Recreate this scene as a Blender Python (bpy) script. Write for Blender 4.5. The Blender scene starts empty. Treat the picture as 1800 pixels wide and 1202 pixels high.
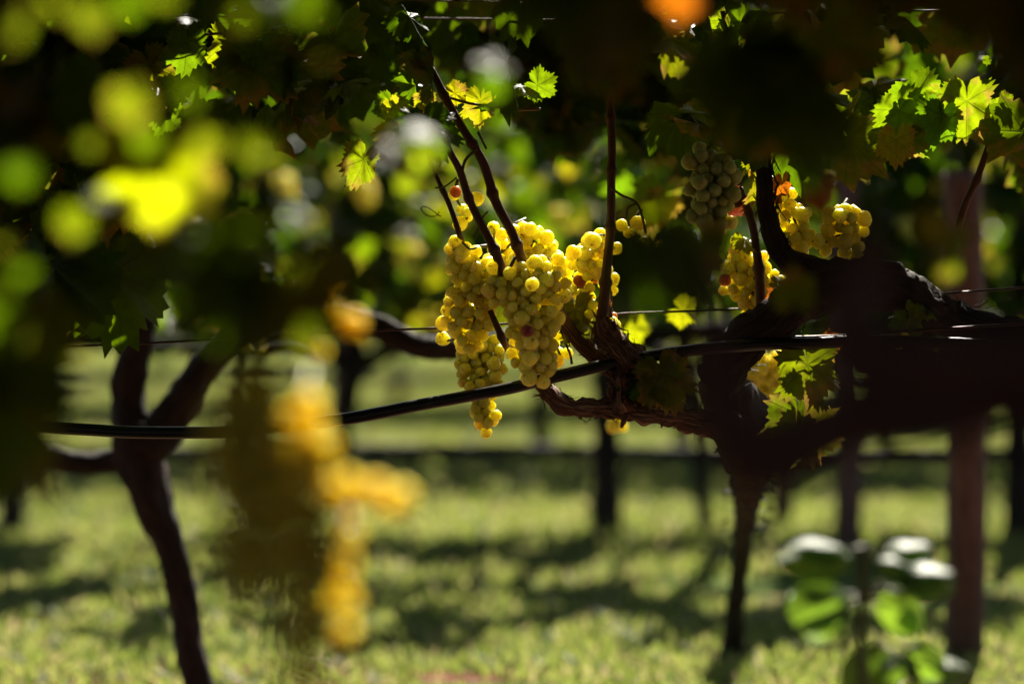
import bpy, math, random
import numpy as np
from mathutils import Vector, Matrix, noise
R = random.Random(7)
rng = np.random.default_rng(11)
C = bpy.context.scene.collection
sc = bpy.context.scene

# ---------------------------------------------------------------- camera, sky, sun, exposure
H = 0.62                      # lens height over the ground
F = 4250.0                    # focal length in photograph pixels (85 mm on 36 mm, 1800 px wide)
cam = bpy.data.cameras.new('camera'); cam.lens = 85; cam.sensor_width = 36
cam.clip_start = 0.05; cam.clip_end = 500
cam.shift_y = -(601-500)/1800
cam.dof.use_dof = True; cam.dof.focus_distance = 2.70; cam.dof.aperture_fstop = 2.0
co = bpy.data.objects.new('camera', cam); C.objects.link(co)
co.location = (0, 0, H); co.rotation_euler = (math.radians(90), 0, 0); sc.camera = co

SUN_EL, SUN_AZ = math.radians(42), math.radians(14)     # behind the rows, a little to the right
S = Vector((math.sin(SUN_AZ)*math.cos(SUN_EL), math.cos(SUN_AZ)*math.cos(SUN_EL), math.sin(SUN_EL)))
w = bpy.data.worlds.new('World'); sc.world = w; w.use_nodes = True
nt = w.node_tree; sky = nt.nodes.new('ShaderNodeTexSky'); sky.sky_type = 'NISHITA'; sky.sun_disc = False
sky.sun_elevation = SUN_EL; sky.sun_rotation = SUN_AZ
nt.links.new(sky.outputs[0], nt.nodes['Background'].inputs[0]); nt.nodes['Background'].inputs[1].default_value = 0.05
sl = bpy.data.lights.new('sun', 'SUN'); sl.energy = 5.0; sl.angle = math.radians(0.5); sl.color = (1, 0.93, 0.80)
so = bpy.data.objects.new('sun', sl); C.objects.link(so); so.rotation_euler = S.to_track_quat('Z', 'Y').to_euler()
sc.view_settings.view_transform = 'Standard'; sc.view_settings.look = 'None'; sc.view_settings.gamma = 1
sc.view_settings.use_curve_mapping = False; sc.view_settings.exposure = 1.8
sc.render.engine = 'CYCLES'
cy = sc.cycles; cy.max_bounces = 10; cy.diffuse_bounces = 4; cy.transmission_bounces = 4; cy.glossy_bounces = 2
cy.caustics_reflective = False; cy.caustics_refractive = False; cy.sample_clamp_indirect = 4
try:
    cy.use_denoising = True; cy.denoiser = 'OPENIMAGEDENOISE'
except Exception: pass

def at(px, py, D): return Vector(((px-900)/F*D, D, H-(py-500)/F*D))

# ---------------------------------------------------------------- materials
def mat(name):
    m = bpy.data.materials.new(name); m.use_nodes = True; n = m.node_tree; n.nodes.clear()
    out = n.nodes.new('ShaderNodeOutputMaterial'); return m, n, out
def N(n, t, **k):
    o = n.nodes.new(t)
    for a, b in k.items(): setattr(o, a, b)
    return o
def M(n, op, a, b=None):
    o = n.nodes.new('ShaderNodeMath'); o.operation = op
    for i, v in enumerate((a, b)):
        if v is None: continue
        if isinstance(v, (int, float)): o.inputs[i].default_value = v
        else: n.links.new(v, o.inputs[i])
    return o.outputs[0]
def ramp(n, fac, stops):
    r = n.nodes.new('ShaderNodeValToRGB'); e = r.color_ramp.elements
    while len(e) > 1: e.remove(e[-1])
    e[0].position, e[0].color = stops[0][0], (*stops[0][1], 1)
    for p, c in stops[1:]:
        x = e.new(p); x.color = (*c, 1)
    n.links.new(fac, r.inputs[0]); return r.outputs[0]
def mix(n, f, a, b, blend='MIX'):
    o = n.nodes.new('ShaderNodeMix'); o.data_type = 'RGBA'; o.blend_type = blend
    for i, v in ((0, f), (6, a), (7, b)):
        if isinstance(v, (int, float)): o.inputs[i].default_value = v
        elif isinstance(v, tuple): o.inputs[i].default_value = (*v, 1)
        else: n.links.new(v, o.inputs[i])
    return o.outputs[2]

def leaf_material(name, upper, trans, edge, gloss=0.08):
    """upper, trans: colour stops over the per-leaf random value; edge: colour of the drying margin"""
    m, n, out = mat(name)
    oi = N(n, 'ShaderNodeObjectInfo'); ge = N(n, 'ShaderNodeNewGeometry')
    rnd = M(n, 'FRACT', M(n, 'ADD', oi.outputs['Random'], ge.outputs['Random Per Island']))
    uv = N(n, 'ShaderNodeUVMap', uv_map='leaf'); sp = N(n, 'ShaderNodeSeparateXYZ'); n.links.new(uv.outputs[0], sp.inputs[0])
    x = M(n, 'ABSOLUTE', sp.outputs[0]); y = sp.outputs[1]
    th = M(n, 'ARCTAN2', x, y); r = M(n, 'SQRT', M(n, 'ADD', M(n, 'MULTIPLY', x, x), M(n, 'MULTIPLY', y, y)))
    ds = [M(n, 'ABSOLUTE', M(n, 'SUBTRACT', th, a)) for a in (0.0, 0.92, 1.95)]
    d = M(n, 'MINIMUM', ds[0], M(n, 'MINIMUM', ds[1], ds[2]))
    dr = M(n, 'MULTIPLY', d, r)
    v1 = M(n, 'SUBTRACT', 1.0, M(n, 'MINIMUM', M(n, 'DIVIDE', dr, 0.022), 1.0))
    w2 = M(n, 'ABSOLUTE', M(n, 'SINE', M(n, 'MULTIPLY', M(n, 'SUBTRACT', r, M(n, 'MULTIPLY', dr, 1.3)), 19.0)))
    v2 = M(n, 'SUBTRACT', 1.0, M(n, 'MINIMUM', M(n, 'DIVIDE', w2, 0.14), 1.0))
    vein = M(n, 'MAXIMUM', v1, M(n, 'MULTIPLY', v2, 0.5))
    nz = N(n, 'ShaderNodeTexNoise'); nz.inputs['Scale'].default_value = 5; nz.inputs['Detail'].default_value = 5
    n.links.new(uv.outputs[0], nz.inputs['Vector'])
    ns = N(n, 'ShaderNodeTexNoise'); ns.noise_dimensions = '4D'; ns.inputs['Scale'].default_value = 2.2; ns.inputs['Detail'].default_value = 4
    n.links.new(uv.outputs[0], ns.inputs['Vector']); n.links.new(M(n, 'MULTIPLY', rnd, 40.0), ns.inputs['W'])
    up = ramp(n, rnd, upper); tr = ramp(n, rnd, trans)
    blot = M(n, 'MULTIPLY', M(n, 'SUBTRACT', M(n, 'ADD', ns.outputs[0], M(n, 'MULTIPLY', r, 0.25)), 0.62), 5.0)
    blot = M(n, 'MULTIPLY', M(n, 'MAXIMUM', M(n, 'MINIMUM', blot, 1.0), 0.0), M(n, 'MULTIPLY', M(n, 'GREATER_THAN', rnd, 0.55), 0.8))
    up = mix(n, blot, up, edge); tr = mix(n, blot, tr, tuple(min(1, c*2.4) for c in edge))
    up = mix(n, M(n, 'MULTIPLY', vein, 0.45), up, (0.08, 0.10, 0.03)); tr = mix(n, M(n, 'MULTIPLY', vein, 0.5), tr, (0.06, 0.10, 0.008))
    shade = ramp(n, nz.outputs[0], [(0.3, (0.72, 0.72, 0.72)), (0.7, (1.15, 1.15, 1.1))])
    up = mix(n, 1.0, up, shade, 'MULTIPLY'); tr = mix(n, 1.0, tr, shade, 'MULTIPLY')
    bp = N(n, 'ShaderNodeBump'); bp.inputs['Strength'].default_value = 0.5; bp.inputs['Distance'].default_value = 0.0015
    n.links.new(M(n, 'SUBTRACT', nz.outputs[0], M(n, 'MULTIPLY', vein, 0.8)), bp.inputs['Height'])
    p = N(n, 'ShaderNodeBsdfPrincipled'); p.inputs['Roughness'].default_value = 0.46; p.inputs['Specular IOR Level'].default_value = gloss*2
    n.links.new(up, p.inputs['Base Color']); n.links.new(bp.outputs[0], p.inputs['Normal'])
    t = N(n, 'ShaderNodeBsdfTranslucent'); n.links.new(tr, t.inputs[0]); n.links.new(bp.outputs[0], t.inputs['Normal'])
    mx = N(n, 'ShaderNodeMixShader'); mx.inputs[0].default_value = 0.5
    n.links.new(p.outputs[0], mx.inputs[1]); n.links.new(t.outputs[0], mx.inputs[2]); n.links.new(mx.outputs[0], out.inputs[0])
    return m
G_UP = [(0, (0.009, 0.024, 0.003)), (0.5, (0.013, 0.031, 0.003)), (0.85, (0.024, 0.038, 0.004)), (1, (0.04, 0.04, 0.006))]
G_TR = [(0, (0.060, 0.14, 0.0015)), (0.5, (0.11, 0.19, 0.0015)), (0.85, (0.17, 0.22, 0.002)), (1, (0.25, 0.22, 0.003))]
leafm = leaf_material('vine_leaf_green', G_UP, G_TR, (0.16, 0.08, 0.02))
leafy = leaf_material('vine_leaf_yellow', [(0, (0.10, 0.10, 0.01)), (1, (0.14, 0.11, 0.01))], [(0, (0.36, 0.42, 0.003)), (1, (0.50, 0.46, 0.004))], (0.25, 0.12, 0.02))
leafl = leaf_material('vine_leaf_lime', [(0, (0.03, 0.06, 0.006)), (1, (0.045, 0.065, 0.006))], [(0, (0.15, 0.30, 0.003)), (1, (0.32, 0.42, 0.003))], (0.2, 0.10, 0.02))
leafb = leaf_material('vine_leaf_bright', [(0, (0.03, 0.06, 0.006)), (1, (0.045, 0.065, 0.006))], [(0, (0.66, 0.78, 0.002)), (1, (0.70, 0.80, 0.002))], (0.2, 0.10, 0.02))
leafo = leaf_material('vine_leaf_orange', [(0, (0.12, 0.035, 0.006)), (1, (0.16, 0.05, 0.006))], [(0, (0.5, 0.13, 0.004)), (1, (0.55, 0.15, 0.005))], (0.2, 0.05, 0.01))
leafr = leaf_material('vine_leaf_russet', [(0, (0.05, 0.008, 0.004)), (1, (0.06, 0.01, 0.005))], [(0, (0.10, 0.012, 0.004)), (1, (0.12, 0.015, 0.004))], (0.08, 0.02, 0.01))
weedm = leaf_material('weed_leaf', [(0, (0.11, 0.16, 0.085)), (1, (0.13, 0.18, 0.10))], [(0, (0.26, 0.46, 0.03)), (1, (0.32, 0.50, 0.03))], (0.12, 0.16, 0.08), 0.10)

def berry_material(name, c1, c2, blush, rough=0.42, spec=0.3, sss=0.034):
    m, n, out = mat(name)
    oi = N(n, 'ShaderNodeObjectInfo'); tc = N(n, 'ShaderNodeTexCoord'); rnd = oi.outputs['Random']
    off = N(n, 'ShaderNodeVectorMath', operation='ADD'); n.links.new(tc.outputs['Object'], off.inputs[0])
    cb = N(n, 'ShaderNodeCombineXYZ'); n.links.new(M(n, 'MULTIPLY', rnd, 9.0), cb.inputs[0]); n.links.new(M(n, 'MULTIPLY', rnd, 37.0), cb.inputs[1]); n.links.new(cb.outputs[0], off.inputs[1])
    vo = N(n, 'ShaderNodeTexVoronoi'); vo.inputs['Scale'].default_value = 420; n.links.new(off.outputs[0], vo.inputs['Vector'])
    n2 = N(n, 'ShaderNodeTexNoise'); n2.inputs['Scale'].default_value = 150; n2.inputs['Detail'].default_value = 4; n.links.new(off.outputs[0], n2.inputs['Vector'])
    n3 = N(n, 'ShaderNodeTexNoise'); n3.inputs['Scale'].default_value = 60; n3.inputs['Detail'].default_value = 2; n.links.new(off.outputs[0], n3.inputs['Vector'])
    base = ramp(n, rnd, [(0, c1), (0.8, c2), (0.93, blush), (1.0, c1)])
    base = mix(n, M(n, 'MULTIPLY', n3.outputs[0], 0.35), base, c2)
    dot = M(n, 'LESS_THAN', vo.outputs['Distance'], M(n, 'MULTIPLY', n2.outputs[0], 0.40))
    dot = M(n, 'MULTIPLY', dot, M(n, 'GREATER_THAN', n3.outputs[0], 0.42))
    base = mix(n, M(n, 'MULTIPLY', dot, 0.75), base, (0.10, 0.06, 0.015))
    scar = M(n, 'MULTIPLY', M(n, 'GREATER_THAN', n2.outputs[0], 0.66), M(n, 'GREATER_THAN', rnd, 0.45))
    base = mix(n, M(n, 'MULTIPLY', scar, 0.7), base, (0.15, 0.09, 0.02))
    p = N(n, 'ShaderNodeBsdfPrincipled'); p.inputs['Roughness'].default_value = rough; p.inputs['Specular IOR Level'].default_value = spec
    n.links.new(base, p.inputs['Base Color'])
    p.inputs['Subsurface Weight'].default_value = 1.0; p.inputs['Subsurface Radius'].default_value = (1.0, 0.82, 0.14)
    p.inputs['Subsurface Scale'].default_value = sss; p.subsurface_method = 'RANDOM_WALK'
    if 'Sheen Weight' in p.inputs: p.inputs['Sheen Weight'].default_value = 0.06; p.inputs['Sheen Roughness'].default_value = 0.5
    n.links.new(p.outputs[0], out.inputs[0]); return m
berrym = berry_material('ripe_berry_skin', (0.72, 0.62, 0.06), (0.97, 0.78, 0.10), (0.94, 0.54, 0.13))
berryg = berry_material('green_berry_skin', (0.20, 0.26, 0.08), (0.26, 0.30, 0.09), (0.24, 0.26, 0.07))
berrys = berry_material('shaded_green_berry_skin', (0.46, 0.48, 0.06), (0.62, 0.56, 0.07), (0.5, 0.36, 0.07))  # darker copy of the ripe skin, shade put into its colour
berryn = berry_material('sun_tinted_berry_skin', (0.70, 0.46, 0.06), (0.84, 0.50, 0.06), (0.9, 0.45, 0.06), 0.7, 0.1, 0.04)  # sunlight on the near bunches put into the skin colour
berryo = berry_material('shade_tinted_berry_skin', (0.28, 0.25, 0.03), (0.38, 0.31, 0.03), (0.34, 0.25, 0.04), 0.7, 0.1)  # shaded body of the near bunch put into the skin colour
berryd = berry_material('shrivelled_berry_skin', (0.16, 0.03, 0.03), (0.20, 0.05, 0.03), (0.2, 0.04, 0.04))

def bark_material(name, a, b, scale, bump, stretch=8.0, rough=0.85):
    m, n, out = mat(name)
    tc = N(n, 'ShaderNodeUVMap', uv_map='tube'); mp = N(n, 'ShaderNodeMapping'); mp.inputs['Scale'].default_value = (stretch, 1, 1)
    n.links.new(tc.outputs[0], mp.inputs[0])
    nz = N(n, 'ShaderNodeTexNoise'); nz.inputs['Scale'].default_value = scale; nz.inputs['Detail'].default_value = 9; nz.inputs['Roughness'].default_value = 0.65
    n.links.new(mp.outputs[0], nz.inputs['Vector'])
    n2 = N(n, 'ShaderNodeTexNoise'); n2.inputs['Scale'].default_value = scale*0.3; n2.inputs['Detail'].default_value = 4; n.links.new(tc.outputs[0], n2.inputs['Vector'])
    c = ramp(n, nz.outputs[0], [(0.32, tuple(v*0.35 for v in a)), (0.5, a), (0.68, b)])
    c = mix(n, 1.0, c, ramp(n, n2.outputs[0], [(0.3, (0.6, 0.6, 0.6)), (0.7, (1.2, 1.2, 1.2))]), 'MULTIPLY')
    bp = N(n, 'ShaderNodeBump'); bp.inputs['Strength'].default_value = 0.9; bp.inputs['Distance'].default_value = bump
    n.links.new(nz.outputs[0], bp.inputs['Height'])
    p = N(n, 'ShaderNodeBsdfPrincipled'); p.inputs['Roughness'].default_value = rough; p.inputs['Specular IOR Level'].default_value = 0.3
    n.links.new(c, p.inputs['Base Color']); n.links.new(bp.outputs[0], p.inputs['Normal']); n.links.new(p.outputs[0], out.inputs[0]); return m
barkm = bark_material('vine_bark', (0.014, 0.007, 0.005), (0.055, 0.030, 0.019), 22, 0.004)
barkp = bark_material('purplish_bark', (0.09, 0.045, 0.045), (0.20, 0.12, 0.115), 22, 0.004)
forkm = bark_material('sun_toned_flaking_bark', (0.13, 0.060, 0.034), (0.50, 0.30, 0.18), 26, 0.004)  # flaking bark, lightened so its colour carries the sunlit look
canem = bark_material('cane_bark', (0.085, 0.028, 0.014), (0.16, 0.07, 0.035), 30, 0.0008, 14, 0.5)
greenstem = bark_material('green_stem', (0.10, 0.09, 0.02), (0.18, 0.13, 0.03), 30, 0.0004, 10, 0.5)
petm = bark_material('leaf_stalk', (0.24, 0.12, 0.06), (0.3, 0.2, 0.09), 20, 0.0003, 6, 0.45)
postm = bark_material('post_wood', (0.12, 0.058, 0.042), (0.19, 0.10, 0.075), 14, 0.002, 10)
def simple(name, col, rough, metal=0.0, bump=None):
    m, n, out = mat(name); p = N(n, 'ShaderNodeBsdfPrincipled'); p.inputs['Roughness'].default_value = rough; p.inputs['Metallic'].default_value = metal
    tc = N(n, 'ShaderNodeTexCoord'); nz = N(n, 'ShaderNodeTexNoise'); nz.inputs['Scale'].default_value = 60; nz.inputs['Detail'].default_value = 6
    n.links.new(tc.outputs['Object'], nz.inputs['Vector'])
    n.links.new(ramp(n, nz.outputs[0], [(0.35, tuple(c*0.6 for c in col)), (0.62, col), (0.75, tuple(min(1, c*1.9+0.02) for c in col))]), p.inputs['Base Color'])
    if bump:
        bp = N(n, 'ShaderNodeBump'); bp.inputs['Distance'].default_value = bump; n.links.new(nz.outputs[0], bp.inputs['Height']); n.links.new(bp.outputs[0], p.inputs['Normal'])
    n.links.new(p.outputs[0], out.inputs[0]); return m
hosem = simple('black_polythene', (0.005, 0.0045, 0.006), 0.33, 0, 0.0006)
oldhose = simple('dull_old_hose', (0.02, 0.012, 0.016), 0.9)
wirem = simple('rusty_wire', (0.06, 0.03, 0.02), 0.4, 0.6, 0.0004)
tiem = simple('tie_band', (0.05, 0.04, 0.03), 0.6)

# ground
m, n, out = mat('vineyard_soil'); groundm = m
tc = N(n, 'ShaderNodeTexCoord'); mp = N(n, 'ShaderNodeMapping'); mp.inputs['Scale'].default_value = (0.5, 1.6, 1); n.links.new(tc.outputs['Object'], mp.inputs[0])
a = N(n, 'ShaderNodeTexNoise'); a.inputs['Scale'].default_value = 1.6; a.inputs['Detail'].default_value = 6; n.links.new(mp.outputs[0], a.inputs['Vector'])
b = N(n, 'ShaderNodeTexNoise'); b.inputs['Scale'].default_value = 30; b.inputs['Detail'].default_value = 8; n.links.new(tc.outputs['Object'], b.inputs['Vector'])
sy = N(n, 'ShaderNodeSeparateXYZ'); n.links.new(tc.outputs['Object'], sy.inputs[0])
soil = ramp(n, b.outputs[0], [(0.3, (0.05, 0.022, 0.013)), (0.5, (0.14, 0.062, 0.040)), (0.7, (0.22, 0.11, 0.075))])
moss = ramp(n, b.outputs[0], [(0.3, (0.03, 0.05, 0.012)), (0.55, (0.07, 0.10, 0.025)), (0.7, (0.13, 0.15, 0.045))])
f = M(n, 'MULTIPLY', M(n, 'SUBTRACT', M(n, 'SUBTRACT', a.outputs[0], M(n, 'MULTIPLY', M(n, 'LESS_THAN', M(n, 'ADD', sy.outputs[1], M(n, 'MULTIPLY', M(n, 'SUBTRACT', a.outputs[0], 0.5), 1.6)), 3.86), 0.24)), 0.31), 9.0); f = M(n, 'MAXIMUM', M(n, 'MINIMUM', f, 1.0), 0.0)
bp = N(n, 'ShaderNodeBump'); bp.inputs['Distance'].default_value = 0.02; n.links.new(b.outputs[0], bp.inputs['Height'])
p = N(n, 'ShaderNodeBsdfPrincipled'); p.inputs['Roughness'].default_value = 1.0; p.inputs['Specular IOR Level'].default_value = 0.02
n.links.new(mix(n, f, soil, moss), p.inputs['Base Color']); n.links.new(bp.outputs[0], p.inputs['Normal']); n.links.new(p.outputs[0], out.inputs[0])
def blade_material(name, stops, trans):
    m, n, out = mat(name); ge = N(n, 'ShaderNodeNewGeometry')
    c = ramp(n, ge.outputs['Random Per Island'], stops); t = ramp(n, ge.outputs['Random Per Island'], trans)
    p = N(n, 'ShaderNodeBsdfPrincipled'); p.inputs['Roughness'].default_value = 0.6; p.inputs['Specular IOR Level'].default_value = 0.25; n.links.new(c, p.inputs['Base Color'])
    tr = N(n, 'ShaderNodeBsdfTranslucent'); n.links.new(t, tr.inputs[0]); mx = N(n, 'ShaderNodeMixShader'); mx.inputs[0].default_value = 0.5
    n.links.new(p.outputs[0], mx.inputs[1]); n.links.new(tr.outputs[0], mx.inputs[2]); n.links.new(mx.outputs[0], out.inputs[0]); return m
grassm = blade_material('grass_blade', [(0, (0.035, 0.055, 0.016)), (0.6, (0.09, 0.11, 0.035)), (0.9, (0.17, 0.16, 0.07)), (1, (0.28, 0.22, 0.13))],
                        [(0, (0.15, 0.21, 0.03)), (0.6, (0.28, 0.32, 0.06)), (0.9, (0.40, 0.37, 0.13)), (1, (0.38, 0.28, 0.15))])

# ---------------------------------------------------------------- object helpers
def put(o, parent=None):
    C.objects.link(o)
    if parent: o.parent = parent; o.matrix_parent_inverse = Matrix.Translation(-parent.location)
    return o
def tag(o, label, cat, group=None):
    o['label'] = label; o['category'] = cat
    if group: o['group'] = group
    return o
def thing(name, label, cat, loc, group=None):
    o = bpy.data.objects.new(name, None); o.empty_display_size = 0.05; C.objects.link(o); o.location = loc
    return tag(o, label, cat, group)
def mesh_np(name, V, Fc, mats, uv=None, uvname='leaf', smooth=True):
    me = bpy.data.meshes.new(name); V = np.asarray(V, np.float32)
    Fc = np.asarray(Fc, np.int32); k = Fc.shape[1]
    me.vertices.add(len(V)); me.vertices.foreach_set('co', V.ravel())
    me.loops.add(Fc.size); me.loops.foreach_set('vertex_index', Fc.ravel())
    me.polygons.add(len(Fc)); me.polygons.foreach_set('loop_start', np.arange(0, Fc.size, k, dtype=np.int32))
    me.polygons.foreach_set('use_smooth', np.full(len(Fc), smooth))
    if uv is not None:
        l = me.uv_layers.new(name=uvname); l.data.foreach_set('uv', np.asarray(uv, np.float32)[Fc.ravel()].ravel())
    for mm in (mats if isinstance(mats, (list, tuple)) else [mats]): me.materials.append(mm)
    me.update(calc_edges=True); return me

def spline(pts, rad, step):
    P = [Vector(p) for p in pts]; out = []; rr = []
    P = [P[0]*2-P[1]] + P + [P[-1]*2-P[-2]]; rad = [rad[0]] + list(rad) + [rad[-1]]
    for i in range(1, len(P)-2):
        k = max(2, int((P[i+1]-P[i]).length/step))
        for j in range(k):
            t = j/k; a, b, c, d = P[i-1:i+3]
            out.append(0.5*((2*b)+(c-a)*t+(2*a-5*b+4*c-d)*t*t+(3*b-a-3*c+d)*t**3)); rr.append(rad[i]+(rad[i+1]-rad[i])*t)
    out.append(P[-2]); rr.append(rad[-2]); return out, rr
class Tubes:
    """gathers tubes that make up one part"""
    def __init__(s): s.V = []; s.F = []; s.U = []
    def tube(s, pts, rad, seg=10, step=0.01, rough=0.0, fq=40, nodes=0, wob=0.0, ridge=0.0, seed=0.0):
        P, rr = spline(pts, rad, step); n0 = len(s.V); L = 0; up = None; prev = None
        for i, p in enumerate(P):
            t = (P[min(i+1, len(P)-1)]-P[max(i-1, 0)]).normalized()
            if up is None: up = t.orthogonal().normalized()
            up = (up-t*up.dot(t)).normalized(); sd = t.cross(up)
            if i: L += (p-P[i-1]).length
            q = p
            if wob: q = p+Vector(noise.noise_vector(p*18+Vector((seed, 0, 0))))*wob
            r = rr[i]
            if nodes:
                ph = (L/nodes) % 1.0; r *= 1+0.38*math.exp(-((ph-0.5)/0.07)**2)
            for j in range(seg):
                an = 2*math.pi*j/seg; dv = up*math.cos(an)+sd*math.sin(an); k = 1.0
                if rough:
                    qq = q+dv*r
                    k += rough*(noise.noise(qq*fq)+0.6*noise.noise(qq*fq*2.7))
                    if ridge: k += ridge*(abs(noise.noise(Vector((math.cos(an)*2.6, math.sin(an)*2.6, L*14+seed))))*2-0.6)
                s.V.append(q+dv*(r*k)); s.U.append((an/6.283*0.12*(r/0.01)**0.5, L))
        for i in range(len(P)-1):
            for j in range(seg):
                a = n0+i*seg+j; b = n0+i*seg+(j+1) % seg; s.F.append((a, b, b+seg, a+seg))
        for e, o in ((0, n0), (1, n0+(len(P)-1)*seg)):
            c = len(s.V); s.V.append(P[-1] if e else P[0]); s.U.append((0, L*e))
            for j in range(seg):
                a, b = o+j, o+(j+1) % seg
                s.F.append((c, a, b, b) if e else (c, b, a, a))
        return P
    def strip(s, p, t, nrm, ln, wd, curl):
        n0 = len(s.V); sd = t.cross(nrm).normalized()
        for i in range(5):
            f_ = i/4; c = p+t*(ln*f_)+nrm*(curl*f_*f_)
            wv = wd*(1-0.7*f_)
            for k in (-1, 1): s.V.append(c+sd*wv*k+nrm*R.uniform(0, 0.001)); s.U.append((0.02*k, ln*f_+p.x))
        for i in range(4):
            a = n0+i*2; s.F.append((a, a+1, a+3, a+2))
    def shreds(s, P, rad, count, ln=(0.01, 0.03), wd=(0.001, 0.003)):
        for _ in range(count):
            i = R.randrange(1, len(P)-1); t = (P[i+1]-P[i-1]).normalized()*R.choice((-1, 1)); d = Vector((R.gauss(0, 1), R.gauss(0, 1), R.gauss(0, 1)))
            d = (d-t*d.dot(t)).normalized(); s.strip(P[i]+d*rad*0.95, (t+d*0.25).normalized(), d, R.uniform(*ln), R.uniform(*wd), R.uniform(0.001, 0.008))
    def build(s, name, material, parent=None, tri=False):
        F3 = []
        for f_ in s.F:
            if f_[2] == f_[3]: F3.append(f_[:3])
            else: F3 += [(f_[0], f_[1], f_[2]), (f_[0], f_[2], f_[3])]
        o = bpy.data.objects.new(name, mesh_np(name, [tuple(v) for v in s.V], F3, material, s.U, 'tube')); return put(o, parent)
def tube_obj(name, pts, rad, material, parent=None, **k):
    t = Tubes(); t.tube(pts, rad, **k); return t.build(name, material, parent)

# ---------------------------------------------------------------- leaves
def leaf_shape(nout, rings, seed, lob=1.0):
    rr = random.Random(seed); ang = [0, 26, 52, 82, 112, 140, 162, 176, 180]
    rad = [1.0, 0.70+0.08*rr.random(), 0.90, 0.60+0.1*rr.random(), 0.74, 0.62, 0.55, 0.30, 0.06]
    V = [(0, 0, 0)]; U = [(0, 0)]; F_ = []
    cv, fo, rp = rr.uniform(-0.55, 0.15), rr.uniform(0.15, 0.6), rr.uniform(0.08, 0.2)
    ph = [rr.uniform(0, 6) for _ in range(4)]; asym = rr.uniform(-0.1, 0.1)
    for k in range(1, rings+1):
        for i in range(nout):
            th = (i/nout-0.5)*2*math.pi; d = abs(math.degrees(th)); r = float(np.interp(d, ang, rad))*(1+asym*math.sin(th))
            if k == rings:
                big = (i % 4 == 0); r *= (1.06 if i % 2 == 0 else 0.93)*(1.05 if big else 1.0)*(1+rr.uniform(-0.07, 0.05))
            r *= (k/rings)**0.9; x, y = r*math.sin(th), r*math.cos(th)
            z = -fo*abs(x)*0.8+(cv*y*y if y > 0 else 0.2*cv*y*y)+0.25*x*y*math.sin(ph[3])+rp*r*(math.sin(3*th+ph[0])+0.6*math.sin(7*th+ph[1]))+0.03*math.sin(x*9+ph[2])*math.sin(y*8+ph[3])
            V.append((x, y, z)); U.append((x, y))
    for i in range(nout):
        F_.append((0, 1+(i+1) % nout, 1+i))
    for k in range(rings-1):
        for i in range(nout):
            a, b = 1+k*nout+i, 1+k*nout+(i+1) % nout; F_ += [(a, b, b+nout), (a, b+nout, a+nout)]
    return np.array(V, float), np.array(F_), np.array(U)
LOD = {'hero': [leaf_shape(60, 4, s) for s in range(8)], 'mid': [leaf_shape(32, 2, 20+s) for s in range(6)],
       'low': [leaf_shape(18, 1, 40+s) for s in range(5)]}
def round_shape(nout, rings, seed):
    rr = random.Random(seed); V = [(0, 0, 0)]; U = [(0, 0)]; F_ = []
    for k in range(1, rings+1):
        for i in range(nout):
            th = (i/nout-0.5)*2*math.pi; f_ = k/rings
            x = 0.42*math.sin(th)*f_; y = 0.5*f_*math.cos(th)*(1+0.12*math.cos(th))+0.5*f_
            V.append((x, y, -0.35*abs(x)*1.0-0.25*(y-0.4)**2+0.03*math.sin(9*y+seed)*math.sin(7*x))); U.append((x, y))
    for i in range(nout): F_.append((0, 1+(i+1) % nout, 1+i))
    for k in range(rings-1):
        for i in range(nout):
            a, b = 1+k*nout+i, 1+k*nout+(i+1) % nout; F_ += [(a, b, b+nout), (a, b+nout, a+nout)]
    return np.array(V, float), np.array(F_), np.array(U)
LOD['round'] = [round_shape(24, 3, s) for s in range(3)]
_lm = {}
def leaf_mesh(lod, k, material):
    key = (lod, k % len(LOD[lod]), material.name)
    if key not in _lm:
        V, F_, U = LOD[lod][key[1]]; _lm[key] = mesh_np('leaf_blade', V, F_, material, U)
    return _lm[key]
def leaf_matrix(p, nrm, tip, size):
    z = Vector(nrm).normalized(); y = Vector(tip); y = (y-z*y.dot(z))
    if y.length < 1e-3: y = z.orthogonal()
    y.normalize(); x = y.cross(z)
    m = Matrix((x, y, z)).transposed().to_4x4()
    return Matrix.Translation(p) @ m @ Matrix.Scale(size, 4)
def add_leaf(parent, p, nrm, tip, size, material=None, lod='hero', k=None, label=None):
    o = bpy.data.objects.new('leaf', leaf_mesh(lod, R.randrange(99) if k is None else k, material or leafm))
    C.objects.link(o); o.parent = parent; o.matrix_basis = Matrix.Translation(-parent.location) @ leaf_matrix(p, nrm, tip, size)
    if label: o['label'] = label
    return o
def leaf_mass(parent, items, lod, name='foliage', material=None):
    """items: list of (matrix, shape index) joined into one part"""
    if not items: return
    Vs, Fs, Us, n0 = [], [], [], 0
    for mt, k in items:
        V, F_, U = LOD[lod][k % len(LOD[lod])]; A = np.array(mt)
        Vs.append(V @ A[:3, :3].T + A[:3, 3]); Fs.append(F_+n0); Us.append(U); n0 += len(V)
    o = bpy.data.objects.new(name, mesh_np(name, np.vstack(Vs), np.vstack(Fs), material or leafm, np.vstack(Us)))
    o['kind'] = 'stuff'; return put(o, parent)

SUNNY = []          # places the sun reaches through gaps in the canopy: (point, radius)
CLEAR = []          # lines of sight kept free of nearer leaves: (px, py, radius px, distance)
def sunny(px, py, D, rpx): SUNNY.append((at(px, py, D), rpx/F*D))
def blocked(p, size):
    for q, r in SUNNY:
        v = p-q; t = v.dot(S)
        if t > 0.0 and (v-S*t).length < r+size*0.5: return True
    return False
def prof(x, table):
    xs, ys = zip(*table); return float(np.interp(x, xs, ys))

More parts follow.
